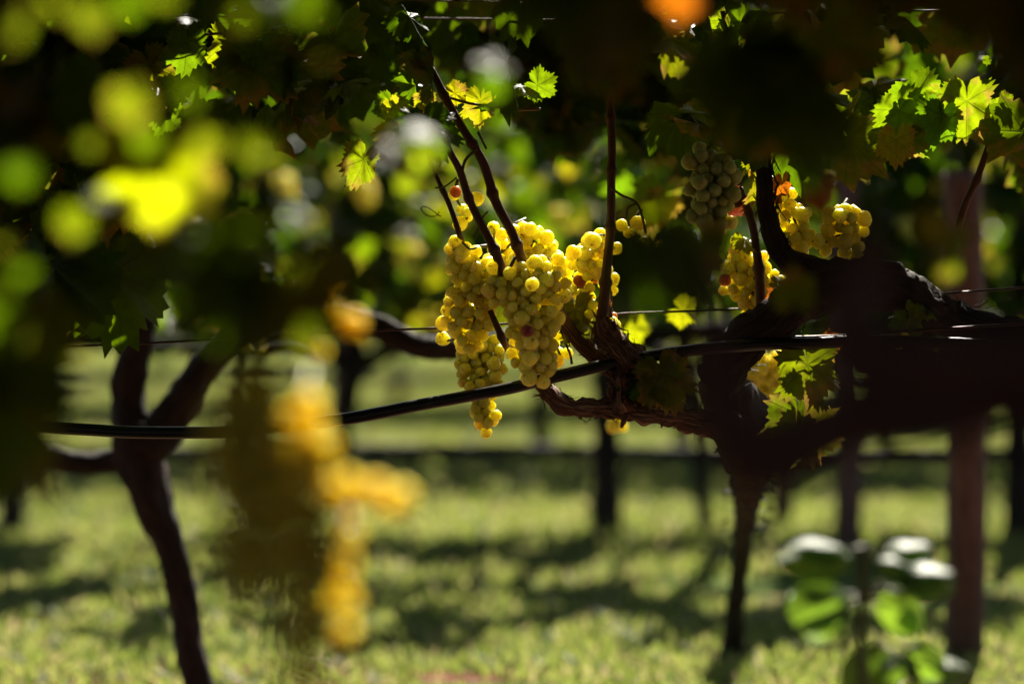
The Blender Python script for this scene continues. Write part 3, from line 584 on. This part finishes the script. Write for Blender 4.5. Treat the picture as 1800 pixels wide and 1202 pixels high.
# --- hero leaves: (px, py of the stalk end, length px, tip direction deg from down, normal yaw, pitch, D, vine, material, lit)
fv = None
def hero(px, py, ln, down, yaw, pitch, D, v, material=None, lit=0, k=None, lab=None):
    if lit and pitch < 45: pitch -= 35
    p = at(px, py, D); a = math.radians(down); tip = Vector((math.sin(a), 0, -math.cos(a)))
    nrm = Vector((math.sin(math.radians(yaw)), -math.cos(math.radians(yaw))*math.cos(math.radians(pitch)), math.sin(math.radians(pitch))))
    if lit: SUNNY.append((p+tip*(ln/F*D*0.45), lit/F*D*(0.75 if v is fv else 1)))
    return (v, p, nrm, tip, ln/F*D*0.95, material or leafm, k, lab)
HERO = [
 # left
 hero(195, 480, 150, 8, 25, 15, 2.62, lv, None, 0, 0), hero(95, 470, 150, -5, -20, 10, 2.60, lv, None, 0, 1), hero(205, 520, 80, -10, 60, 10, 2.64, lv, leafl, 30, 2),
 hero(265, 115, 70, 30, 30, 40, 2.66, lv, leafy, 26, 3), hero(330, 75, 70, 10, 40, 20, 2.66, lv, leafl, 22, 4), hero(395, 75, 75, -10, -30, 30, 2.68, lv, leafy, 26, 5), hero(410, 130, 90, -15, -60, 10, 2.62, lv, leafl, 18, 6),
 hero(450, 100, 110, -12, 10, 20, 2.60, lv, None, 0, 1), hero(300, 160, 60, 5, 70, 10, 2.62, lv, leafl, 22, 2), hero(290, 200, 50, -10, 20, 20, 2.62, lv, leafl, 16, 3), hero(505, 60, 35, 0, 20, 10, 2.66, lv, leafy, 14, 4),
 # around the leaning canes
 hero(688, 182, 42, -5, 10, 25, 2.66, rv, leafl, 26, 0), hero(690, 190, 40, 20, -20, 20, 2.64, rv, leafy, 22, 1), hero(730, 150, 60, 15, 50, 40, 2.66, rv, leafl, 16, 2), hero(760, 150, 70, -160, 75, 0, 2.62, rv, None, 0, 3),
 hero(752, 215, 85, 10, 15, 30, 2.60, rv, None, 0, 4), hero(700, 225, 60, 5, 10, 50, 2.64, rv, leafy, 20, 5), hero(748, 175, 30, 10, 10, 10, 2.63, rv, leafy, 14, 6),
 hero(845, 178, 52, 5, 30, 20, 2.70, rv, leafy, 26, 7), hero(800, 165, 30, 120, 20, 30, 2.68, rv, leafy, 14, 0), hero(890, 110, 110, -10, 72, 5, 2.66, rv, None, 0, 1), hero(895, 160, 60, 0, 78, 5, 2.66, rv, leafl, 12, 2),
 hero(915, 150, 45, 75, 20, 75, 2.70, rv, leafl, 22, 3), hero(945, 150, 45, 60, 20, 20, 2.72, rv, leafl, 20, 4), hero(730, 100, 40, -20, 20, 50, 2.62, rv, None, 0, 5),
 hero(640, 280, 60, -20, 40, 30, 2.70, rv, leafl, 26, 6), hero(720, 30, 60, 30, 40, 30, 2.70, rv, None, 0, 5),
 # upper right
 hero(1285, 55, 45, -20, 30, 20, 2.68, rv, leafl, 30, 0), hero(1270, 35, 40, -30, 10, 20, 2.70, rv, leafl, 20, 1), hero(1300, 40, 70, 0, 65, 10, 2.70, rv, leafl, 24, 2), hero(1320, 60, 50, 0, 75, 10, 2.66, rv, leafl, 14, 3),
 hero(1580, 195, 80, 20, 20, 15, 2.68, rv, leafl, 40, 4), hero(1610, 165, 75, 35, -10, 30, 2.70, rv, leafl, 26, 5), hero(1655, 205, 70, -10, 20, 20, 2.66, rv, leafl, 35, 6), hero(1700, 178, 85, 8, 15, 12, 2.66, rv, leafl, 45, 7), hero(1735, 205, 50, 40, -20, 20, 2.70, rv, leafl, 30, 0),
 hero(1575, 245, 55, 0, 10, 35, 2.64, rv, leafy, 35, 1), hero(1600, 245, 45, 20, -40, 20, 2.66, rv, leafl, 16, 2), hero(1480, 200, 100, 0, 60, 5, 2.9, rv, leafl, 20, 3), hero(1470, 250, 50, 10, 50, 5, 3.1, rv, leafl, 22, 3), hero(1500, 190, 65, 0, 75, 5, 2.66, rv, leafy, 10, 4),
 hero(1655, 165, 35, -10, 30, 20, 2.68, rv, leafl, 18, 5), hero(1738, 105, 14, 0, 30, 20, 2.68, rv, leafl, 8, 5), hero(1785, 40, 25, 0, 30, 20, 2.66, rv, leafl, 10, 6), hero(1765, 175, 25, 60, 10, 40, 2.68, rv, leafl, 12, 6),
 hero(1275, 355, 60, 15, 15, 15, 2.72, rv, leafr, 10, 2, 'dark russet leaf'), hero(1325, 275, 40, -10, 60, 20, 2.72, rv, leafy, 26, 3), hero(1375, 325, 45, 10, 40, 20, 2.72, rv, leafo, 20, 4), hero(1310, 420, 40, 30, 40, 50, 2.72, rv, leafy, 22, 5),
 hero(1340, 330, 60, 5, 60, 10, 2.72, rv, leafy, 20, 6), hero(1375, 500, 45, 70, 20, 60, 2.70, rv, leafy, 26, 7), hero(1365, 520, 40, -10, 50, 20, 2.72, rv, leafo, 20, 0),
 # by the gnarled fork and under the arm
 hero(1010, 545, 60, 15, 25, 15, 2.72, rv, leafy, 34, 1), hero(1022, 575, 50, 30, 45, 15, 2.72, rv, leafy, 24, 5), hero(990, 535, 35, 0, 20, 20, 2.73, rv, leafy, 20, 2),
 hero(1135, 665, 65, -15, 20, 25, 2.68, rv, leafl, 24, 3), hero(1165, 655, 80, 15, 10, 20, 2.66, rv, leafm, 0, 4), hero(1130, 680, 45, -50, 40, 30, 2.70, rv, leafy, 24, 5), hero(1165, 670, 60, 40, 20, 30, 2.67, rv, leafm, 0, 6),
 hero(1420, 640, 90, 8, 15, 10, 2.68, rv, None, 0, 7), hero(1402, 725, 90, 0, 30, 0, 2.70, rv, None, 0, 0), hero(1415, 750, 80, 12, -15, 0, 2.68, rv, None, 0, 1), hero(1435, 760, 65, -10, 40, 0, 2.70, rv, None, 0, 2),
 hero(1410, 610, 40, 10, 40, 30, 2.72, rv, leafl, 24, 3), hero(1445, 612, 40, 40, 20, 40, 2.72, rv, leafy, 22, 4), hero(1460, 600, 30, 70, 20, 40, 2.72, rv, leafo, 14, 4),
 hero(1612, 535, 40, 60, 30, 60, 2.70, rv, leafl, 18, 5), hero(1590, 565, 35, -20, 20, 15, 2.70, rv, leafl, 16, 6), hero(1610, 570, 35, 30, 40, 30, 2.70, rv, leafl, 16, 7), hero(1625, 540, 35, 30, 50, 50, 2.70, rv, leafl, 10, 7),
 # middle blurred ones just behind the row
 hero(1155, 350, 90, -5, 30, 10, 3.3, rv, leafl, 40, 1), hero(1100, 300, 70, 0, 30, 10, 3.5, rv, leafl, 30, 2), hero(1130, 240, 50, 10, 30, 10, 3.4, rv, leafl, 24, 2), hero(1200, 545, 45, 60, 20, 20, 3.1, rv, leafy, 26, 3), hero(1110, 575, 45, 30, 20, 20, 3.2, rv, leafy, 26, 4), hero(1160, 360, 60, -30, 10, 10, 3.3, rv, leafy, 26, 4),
]
# ================================================================ FOREGROUND VINE (near the lens)
fv = thing('grapevine', 'nearest grapevine, its dark blurred arm crossing the right edge, blurred leaves along the top', 'vine', (0.66, 1.33, gz(0.66, 1.33)-.02))
b0 = Vector(fv.location)
t = Tubes(); t.tube([b0, b0+Vector((0.02, -.02, .2)), b0+Vector((-.01, .01, .42)), b0+Vector((-.02, 0, .56)), b0+Vector((0, 0, .75)), b0+Vector((-.03, 0, 1.0))], [.03, .026, .026, .026, .02, .014], seg=16, step=.01, rough=.16, ridge=.14); t.build('trunk', barkm, fv)
for L_, r_, D_ in (([(3000, 560), (2400, 590), (1800, 622), (1700, 640), (1600, 640), (1520, 625), (1500, 560), (1515, 470), (1535, 400)], [.019, .019, .017, .018, .019, .019, .013, .011, .006], 1.12),
                   ([(3000, 640), (2400, 690), (1850, 700), (1650, 722), (1500, 750), (1380, 785), (1300, 780), (1268, 700), (1262, 600), (1250, 520), (1240, 440)], [.016, .016, .013, .013, .015, .017, .017, .012, .008, .006, .003], 1.18)):
    t = Tubes(); t.tube(P3(L_, D_), r_, seg=16, step=.01, rough=.2, ridge=.14, wob=.006); t.build('arm', barkp, fv)
def fhero(px, py, ln, down, yaw, pitch, D, material=None, lit=0, k=None): return hero(px, py, ln, down, yaw, pitch, D, fv, material, lit, k)
FH = [ # lit blurred leaves, the small ones put in to stand for sun flecks
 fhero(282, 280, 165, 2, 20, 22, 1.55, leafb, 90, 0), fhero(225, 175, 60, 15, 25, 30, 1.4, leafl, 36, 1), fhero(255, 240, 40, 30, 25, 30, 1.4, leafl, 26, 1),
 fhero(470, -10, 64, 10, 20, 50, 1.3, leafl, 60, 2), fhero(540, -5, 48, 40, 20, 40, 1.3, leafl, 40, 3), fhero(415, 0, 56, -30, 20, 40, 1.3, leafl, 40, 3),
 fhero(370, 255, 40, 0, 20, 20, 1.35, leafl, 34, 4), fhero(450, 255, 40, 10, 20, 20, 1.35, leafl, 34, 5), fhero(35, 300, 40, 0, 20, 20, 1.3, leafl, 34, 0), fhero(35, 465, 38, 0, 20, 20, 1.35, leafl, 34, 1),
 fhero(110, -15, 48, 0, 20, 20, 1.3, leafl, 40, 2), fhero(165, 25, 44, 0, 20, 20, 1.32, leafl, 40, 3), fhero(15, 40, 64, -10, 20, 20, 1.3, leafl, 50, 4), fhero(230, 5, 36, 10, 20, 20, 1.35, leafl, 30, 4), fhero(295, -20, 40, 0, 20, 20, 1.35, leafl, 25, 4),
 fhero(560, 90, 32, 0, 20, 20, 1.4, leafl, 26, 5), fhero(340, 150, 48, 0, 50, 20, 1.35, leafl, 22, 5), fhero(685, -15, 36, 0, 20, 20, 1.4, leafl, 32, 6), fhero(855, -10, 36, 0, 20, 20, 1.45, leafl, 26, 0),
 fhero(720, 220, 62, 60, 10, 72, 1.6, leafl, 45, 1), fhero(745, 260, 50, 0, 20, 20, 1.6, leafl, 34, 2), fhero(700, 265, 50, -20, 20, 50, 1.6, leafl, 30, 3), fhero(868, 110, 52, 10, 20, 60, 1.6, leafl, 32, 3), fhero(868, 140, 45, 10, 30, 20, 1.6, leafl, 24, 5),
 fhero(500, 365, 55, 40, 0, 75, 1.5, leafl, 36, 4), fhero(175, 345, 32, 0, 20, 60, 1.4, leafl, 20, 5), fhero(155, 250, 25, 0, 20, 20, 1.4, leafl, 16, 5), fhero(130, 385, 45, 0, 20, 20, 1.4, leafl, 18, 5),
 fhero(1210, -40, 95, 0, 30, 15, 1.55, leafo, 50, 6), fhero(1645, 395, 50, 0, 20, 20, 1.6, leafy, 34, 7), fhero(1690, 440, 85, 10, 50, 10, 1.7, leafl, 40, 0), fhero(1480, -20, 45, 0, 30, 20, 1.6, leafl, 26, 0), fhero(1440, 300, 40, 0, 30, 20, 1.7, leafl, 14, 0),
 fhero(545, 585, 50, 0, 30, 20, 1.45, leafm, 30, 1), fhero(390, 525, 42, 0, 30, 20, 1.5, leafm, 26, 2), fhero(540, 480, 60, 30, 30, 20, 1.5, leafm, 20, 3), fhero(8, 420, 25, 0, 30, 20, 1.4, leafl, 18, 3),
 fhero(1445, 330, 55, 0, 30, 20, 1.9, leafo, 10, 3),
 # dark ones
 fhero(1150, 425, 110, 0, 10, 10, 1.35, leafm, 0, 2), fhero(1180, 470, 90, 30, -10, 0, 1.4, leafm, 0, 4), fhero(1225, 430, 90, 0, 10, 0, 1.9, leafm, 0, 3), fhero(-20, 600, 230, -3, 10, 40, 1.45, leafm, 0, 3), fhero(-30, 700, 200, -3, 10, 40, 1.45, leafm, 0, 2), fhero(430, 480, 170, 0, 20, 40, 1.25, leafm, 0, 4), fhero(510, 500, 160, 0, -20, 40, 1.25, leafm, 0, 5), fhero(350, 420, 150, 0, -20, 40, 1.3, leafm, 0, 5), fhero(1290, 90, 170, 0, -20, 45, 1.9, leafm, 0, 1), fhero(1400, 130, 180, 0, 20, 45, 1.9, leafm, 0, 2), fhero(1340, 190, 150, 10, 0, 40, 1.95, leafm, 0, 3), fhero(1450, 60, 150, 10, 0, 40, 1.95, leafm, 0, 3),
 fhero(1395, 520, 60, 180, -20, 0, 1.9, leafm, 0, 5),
]
for i, h in enumerate(HERO+FH):
    v_, p_, n_, tp, s_, m_, k_, lab = h
    add_leaf(v_, p_, n_, tp, s_, m_, 'hero' if v_ is not fv else 'mid', k_, lab)

# ================================================================ CANOPIES
front_bottom = [(-100, 560), (30, 600), (120, 620), (230, 560), (270, 420), (380, 300), (520, 260), (640, 250), (700, 190), (780, 110), (1050, 60), (1150, 110), (1190, 270), (1320, 270), (1350, 340), (1520, 330), (1640, 130), (1760, 110), (1800, 330), (1900, 400)]
def allow_front(px, py, D, s):
    if py+s*0.7 > prof(px, front_bottom)+(150*max(0, 1-abs(px-1030)/190) if D > 2.9 else 0): return False
    if 690 < px < 900 and py > 70 and R.random() < 0.8: return False
    return True
ex1 = thing('grapevine', 'grapevine just outside the left edge whose leaves hang into the top left corner', 'vine', (-1.35, 2.85, -.02))
tube_obj('trunk', [(-1.35, 2.85, -.04), (-1.33, 2.83, .3), (-1.38, 2.85, .6), (-1.3, 2.8, .9)], [.03, .026, .03, .02], barkm, ex1, seg=12, rough=.2, ridge=.12)
ex2 = thing('grapevine', 'grapevine just outside the right edge whose leaves hang into the top right corner', 'vine', (1.3, 2.85, -.02))
tube_obj('trunk', [(1.3, 2.85, -.04), (1.32, 2.83, .3), (1.28, 2.85, .6), (1.3, 2.8, .9)], [.03, .026, .03, .02], barkm, ex2, seg=12, rough=.2, ridge=.12)
canopy([lv, rv, ex1, ex2], 6200, (-1.7, 1.5), (2.62, 3.35), (0.5, 1.65), (0.035, 0.062), allow_front, 'mid', 300, gap=-0.3)
# shoots leaning out behind the row
lean_bottom = [(560, 60), (700, 110), (860, 130), (900, 200), (1000, 290), (1070, 260), (1180, 300), (1250, 200)]
canopy([rv], 900, (-.32, .32), (3.3, 3.75), (.7, 1.25), (0.035, 0.06), lambda px, py, D, s: 560 < px < 1250 and py+s*.6 < prof(px, lean_bottom), 'mid', 60, cluster=False)
# near canopy over the lens
near_bottom = [(-200, 640), (20, 640), (60, 420), (120, 330), (260, 300), (380, 520), (480, 620), (560, 480), (620, 250), (680, 160), (800, 90), (980, 60), (1020, 120), (1180, 270), (1330, 200), (1500, 330), (1600, 140), (1700, 80), (1800, 120), (2000, 300)]
HOLES = [(400, 90, 120), (330, 190, 60), (260, 110, 70), (700, 190, 90), (860, 200, 110), (1290, 60, 60), (1640, 210, 160), (1280, 340, 110), (1490, 250, 40), (160, 560, 130), (1100, 300, 100), (570, 330, 80), (800, 330, 150), (1420, 400, 100)]
def allow_near(px, py, D, s):
    if py+s*0.75 > prof(px, near_bottom): return False
    for hx_, hy_, hr in HOLES:
        if math.hypot(px-hx_, py-hy_) < hr+s*0.75: return False
    return True
for v_, p_, n_, tp, s_, m_, k_, lab in FH:        # keep the named blurred leaves in view
    if m_ is not None: HOLES.append((900+p_.x/p_.y*F, 500-(p_.z+tp.z*s_*.5-H)/p_.y*F, s_/p_.y*F*0.5))
canopy([fv], 1500, (-.5, .55), (1.15, 2.1), (0.45, .9), (0.03, 0.055), allow_near, 'mid', 200, cluster=False)
def above(px, py, D, s): return py+s < -20
canopy([fv], 10000, (-1.2, 1.5), (0.9, 2.55), (0.8, 1.7), (0.04, 0.062), above, 'low', 0, cluster=False)  # unseen leaf roof added above the frame to shade the near leaves
# unseen canopy over and behind the lens, added to block sky light
bv = thing('grapevine', 'grapevine of the row behind the lens, outside the picture', 'vine', (-0.4, -1.2, -.02))
tube_obj('trunk', [(-.4, -1.2, -.04), (-.38, -1.2, .4), (-.42, -1.2, .9), (-.4, -1.1, 1.5)], [.03, .026, .03, .02], barkm, bv, seg=12, rough=.2, ridge=.12)
canopy([bv], 5000, (-3.2, 3.2), (-1.6, 0.85), (1.15, 1.9), (0.06, 0.10), lambda *a: True, 'low', 0, cluster=False)
canopy([bv], 3000, (-3.2, 3.2), (-1.9, -1.1), (0.05, 1.9), (0.06, 0.10), lambda *a: True, 'low', 0, cluster=False)

# ================================================================ ROWS BEHIND
def row_allow(bottom):
    def f_(px, py, D, s): return py+s*0.6 < prof(px, bottom)+25*noise.noise(Vector((px*0.02, D, 0)))*2
    return f_
def row(D, specs, width, count, zr, bottom, size, lod, keep, depth=0.45):
    vs = []
    for px, lab, r0, lean in specs:
        v = thing('grapevine', lab, 'vine', base_at(px, D)); vs.append(v); b = Vector(v.location)
        h = R.uniform(.42, .5)
        t = Tubes(); t.tube([b, b+Vector((lean*.3, 0, h*.35)), b+Vector((lean*.2, 0.02, h*.7)), b+Vector((lean, 0, h)), b+Vector((lean*1.4, 0, h+.2)), b+Vector((lean, 0, h+.5))], [r0*1.2, r0, r0*.9, r0*1.3, r0*.7, r0*.4], seg=12, step=.02, rough=.2, fq=20, ridge=.14); t.build('trunk', barkm, v)
        for sg in (-1, 1):
            t = Tubes(); t.tube([b+Vector((lean, 0, h)), b+Vector((lean+sg*.15, 0, h+.06)), b+Vector((lean+sg*.4, 0.02, h+.05)), b+Vector((lean+sg*.6, 0, h+.07))], [r0, r0*.8, r0*.7, r0*.5], seg=10, step=.02, rough=.2, ridge=.12, wob=.01); t.build('arm', barkm, v)
    canopy(vs, count, (-width, width), (D-depth, D+depth), zr, size, row_allow(bottom), lod, keep, gap=-0.16)
    return vs
bt2 = [(-300, 560), (0, 600), (300, 560), (560, 560), (640, 590), (760, 560), (900, 600), (1100, 590), (1200, 600), (1500, 620), (1700, 650), (1800, 700), (2100, 700)]
row(6.0, [(1063, 'blurred grapevine behind the gnarled branch, its thick dark trunk ending in sunlit grass', .036, .02), (1245, 'blurred grapevine with a thin crooked trunk just left of the leaning dark one', .018, -.05),
          (1792, 'blurred grapevine with a dark trunk cut by the right edge', .036, 0), (600, 'blurred grapevine behind the large blurred bunch', .024, .03), (20, 'blurred grapevine at the far left with low dark arms', .03, 0)],
    2.1, 8600, (0.42, 1.5), bt2, (0.04, 0.07), 'mid', 300)
FV = [o for o in bpy.data.objects if o.name.startswith('grapevine') and o.type == 'EMPTY' and abs(o.location.y-6.0) < .01]
for fx, fy, fd, fr in FAR:
    v = min(FV, key=lambda o: abs(o.location.x-(fx-900)/F*fd)); c_ = R.random()
    m_ = leafl if c_ < .45 else leafy if c_ < .8 else leafm
    nrm = Vector((R.gauss(0, .35), -1, R.gauss(-.1, .4))); tip = Vector((R.gauss(0, .4), 0, -1)); s_ = fr/F*fd*R.uniform(1.3, 2.2)
    add_leaf(v, at(fx, fy, fd)+Vector((0, 0, s_*.4)), nrm, tip, s_, m_, 'mid')
bt3 = [(-300, 600), (600, 620), (1000, 600), (1400, 640), (2100, 680)]
row(9.0, [(952, 'far blurred grapevine left of the thick trunk, seen over bright grass', .034, 0), (1200, 'far blurred grapevine between the two middle trunks', .03, .02), (430, 'far blurred grapevine at left behind the forked trunk', .03, .02), (1560, 'far blurred grapevine between the brown posts', .03, -.02)],
    2.9, 3800, (0.38, 1.7), bt3, (0.05, 0.09), 'low', 150)
bt4 = [(-300, 600), (2100, 620)]
row(12.5, [(700, 'distant grapevine on the left half of the third row back', .03, 0), (1300, 'distant grapevine on the right half of the third row back', .03, 0)], 3.8, 3600, (0.35, 1.8), bt4, (0.08, 0.13), 'low', 120)
row(17.0, [(500, 'most distant grapevine at left, only its foliage showing', .03, 0), (1100, 'most distant grapevine at middle, only its foliage showing', .03, 0)], 5.5, 2200, (0.30, 2.0), [(-300, 640), (2100, 640)], (0.12, 0.19), 'low', 100)

# golden bunches of the rows behind, out of focus
bg = 'blurred golden bunches of the rows behind'
for (px, py, r_, D_, lab) in [(500, 320, 22, 5.6, 'blurred golden bunch in the foliage left of the thin canes'), (720, 450, 26, 5.6, 'blurred yellow bunch left of the pale yellow bunch'), (985, 380, 18, 5.6, 'tiny blurred golden bunch above the central bunches'),
                              (440, 585, 20, 5.7, 'blurred orange yellow bunch over the thin wire at left'), (1590, 400, 18, 5.7, 'blurred orange bunch right of the dark blurred arm'), (640, 330, 22, 5.7, 'blurred brown yellow bunch high left of the canes')]:
    bunch(lab, [(px, py, r_), (px+6, py+r_, r_*0.8)], D_, (px, py-r_-10, D_), bg, br=6.0, lod=0, bad=0, dens=0.8)

# ================================================================ POSTS
def post(lab, px, D, wd, h):
    x, y, z = base_at(px, D); t = Tubes()
    t.tube([(x, y, z), (x+.004, y, .3), (x-.003, y, .8), (x, y, h)], [wd*1.03, wd, wd*.98, wd*.95], seg=14, step=.03, rough=.05, fq=25)
    o = t.build('trellis_post', postm); o.location = (x, y, z)
    o.data.transform(Matrix.Translation((-x, -y, -z))); return tag(o, lab, 'post', 'wooden posts of the trellis')
post('thick brown wooden post at right, the nearest and widest one', 1695, 4.0, .032, 0.6)
post('brown wooden post above the pale leaved weed', 1490, 5.6, .031, 1.7)
post('faint far brown post just right of the leaning dark trunk', 1375, 6.3, .027, 1.7)
post('thin far dark post right beside the thickest brown one', 1722, 6.2, .020, 1.7)
post('thin far dark post behind the yellow shoulder of the blurred bunch', 592, 8.4, .026, 1.8)

# ================================================================ HOSES AND WIRES
gh = 'black irrigation hoses along the rows'
hs = Tubes(); hs.tube(P3([(-500, 690), (-200, 722), (40, 746), (200, 759), (330, 760), (430, 757), (560, 742), (680, 724), (800, 700), (900, 682), (1000, 656), (1100, 634), (1200, 617), (1290, 608), (1400, 604), (1550, 600), (1800, 610), (2300, 640)], 2.685), [.0068]*18, seg=16, step=.01, wob=.0015)
tag(hs.build('irrigation_hose', hosem), 'sharp black hose sagging across the whole picture under the grapes', 'hose', gh)
for lab, D_, y_, x0, x1 in (('blurred grey black hose of the row behind, low over the grass', 6.0, 795, -500, 2300), ('second blurred dark hose, further back and higher in the picture', 9.0, 668, -500, 2300)):
    o = tube_obj('irrigation_hose', P3([(x0, y_+6), (300, y_), (900, y_-3), (1400, y_+3), (x1, y_)], D_), [.018]*5, oldhose, seg=10, step=.1); tag(o, lab, 'hose', gh)
gw = 'steel trellis wires'
def wire(lab, L_, D_, r_=.0011):
    o = tube_obj('trellis_wire', P3(L_, D_), [r_]*len(L_), wirem, seg=8, step=.03); tag(o, lab, 'wire', gw)
wire('thin rusty wire running behind the grapes just above the hose', [(-500, 640), (0, 614), (200, 606), (450, 592), (630, 582), (800, 575), (1000, 560), (1100, 551), (1280, 544), (1370, 539), (1600, 520), (2300, 470)], 2.76, .0013)
wire('short seen wire close above the hose at right', [(1090, 640), (1180, 618), (1280, 600), (1380, 593), (1480, 590), (1700, 575), (2300, 540)], 2.70, .0016)
wire('uppermost wire near the top edge', [(-500, -30), (885, 4), (995, 2), (2300, -40)], 2.75)
wire('second wire from the top edge', [(-500, 20), (905, 34), (1010, 30), (2300, 5)], 2.85)

# ================================================================ WEEDS IN THE LOWER RIGHT CORNER
def weed(name, lab, D, px, leaves, stem):
    x = (px-900)/F*D; v = thing(name, lab, 'plant', (x, D, gz(x, D)))
    t = Tubes(); t.tube([Vector(v.location)]+P3(stem, D), [.005]+[.004]*len(stem), seg=8, step=.01)
    for (lx, ly, *_ ) in leaves: t.tube([at(*stem[min(range(len(stem)), key=lambda i: abs(stem[i][1]-ly))][:2], D), at(lx, ly, D)], [.0015, .001], seg=5, step=.02)
    t.build('stem', greenstem, v)
    for (lx, ly, s_, dn, yaw, pit) in leaves:
        a = math.radians(dn); p_ = at(lx, ly, D); tip = Vector((math.sin(a), 0.2, -math.cos(a)))
        nrm = Vector((math.sin(math.radians(yaw)), -math.cos(math.radians(yaw))*math.cos(math.radians(pit)), math.sin(math.radians(pit))))
        add_leaf(v, p_, nrm, tip, s_*1.35/F*D, weedm, 'round')
round_k = []
weed('leafy_weed', 'out of focus weed with pale shining and bright green leaves in the lower right corner', 1.95, 1515,
     [(1500, 975, 95, -75, 0, 58), (1490, 965, 70, -70, 10, 60), (1490, 1040, 85, -60, 20, 25), (1500, 1060, 80, -75, 10, 55), (1540, 985, 80, 70, 10, 56), (1560, 1010, 80, 65, -10, 60), (1555, 1030, 70, 30, 10, 20), (1580, 1020, 70, 75, 0, 52), (1470, 1070, 55, -50, 20, 20), (1560, 970, 60, 110, 0, 58), (1590, 1060, 40, 10, 10, 20)],
     [(1520, 1300), (1512, 1150), (1515, 1050), (1520, 960)])
weed('leafy_weed', 'small low weed with one bright green leaf, under the taller pale one', 2.0, 1610,
     [(1590, 1140, 60, 60, 10, 20), (1600, 1150, 50, -40, 10, 40), (1640, 1170, 50, 90, 10, 50), (1540, 1130, 90, -10, 0, 0), (1620, 1190, 60, 20, 10, 30)], [(1608, 1300), (1605, 1160)])
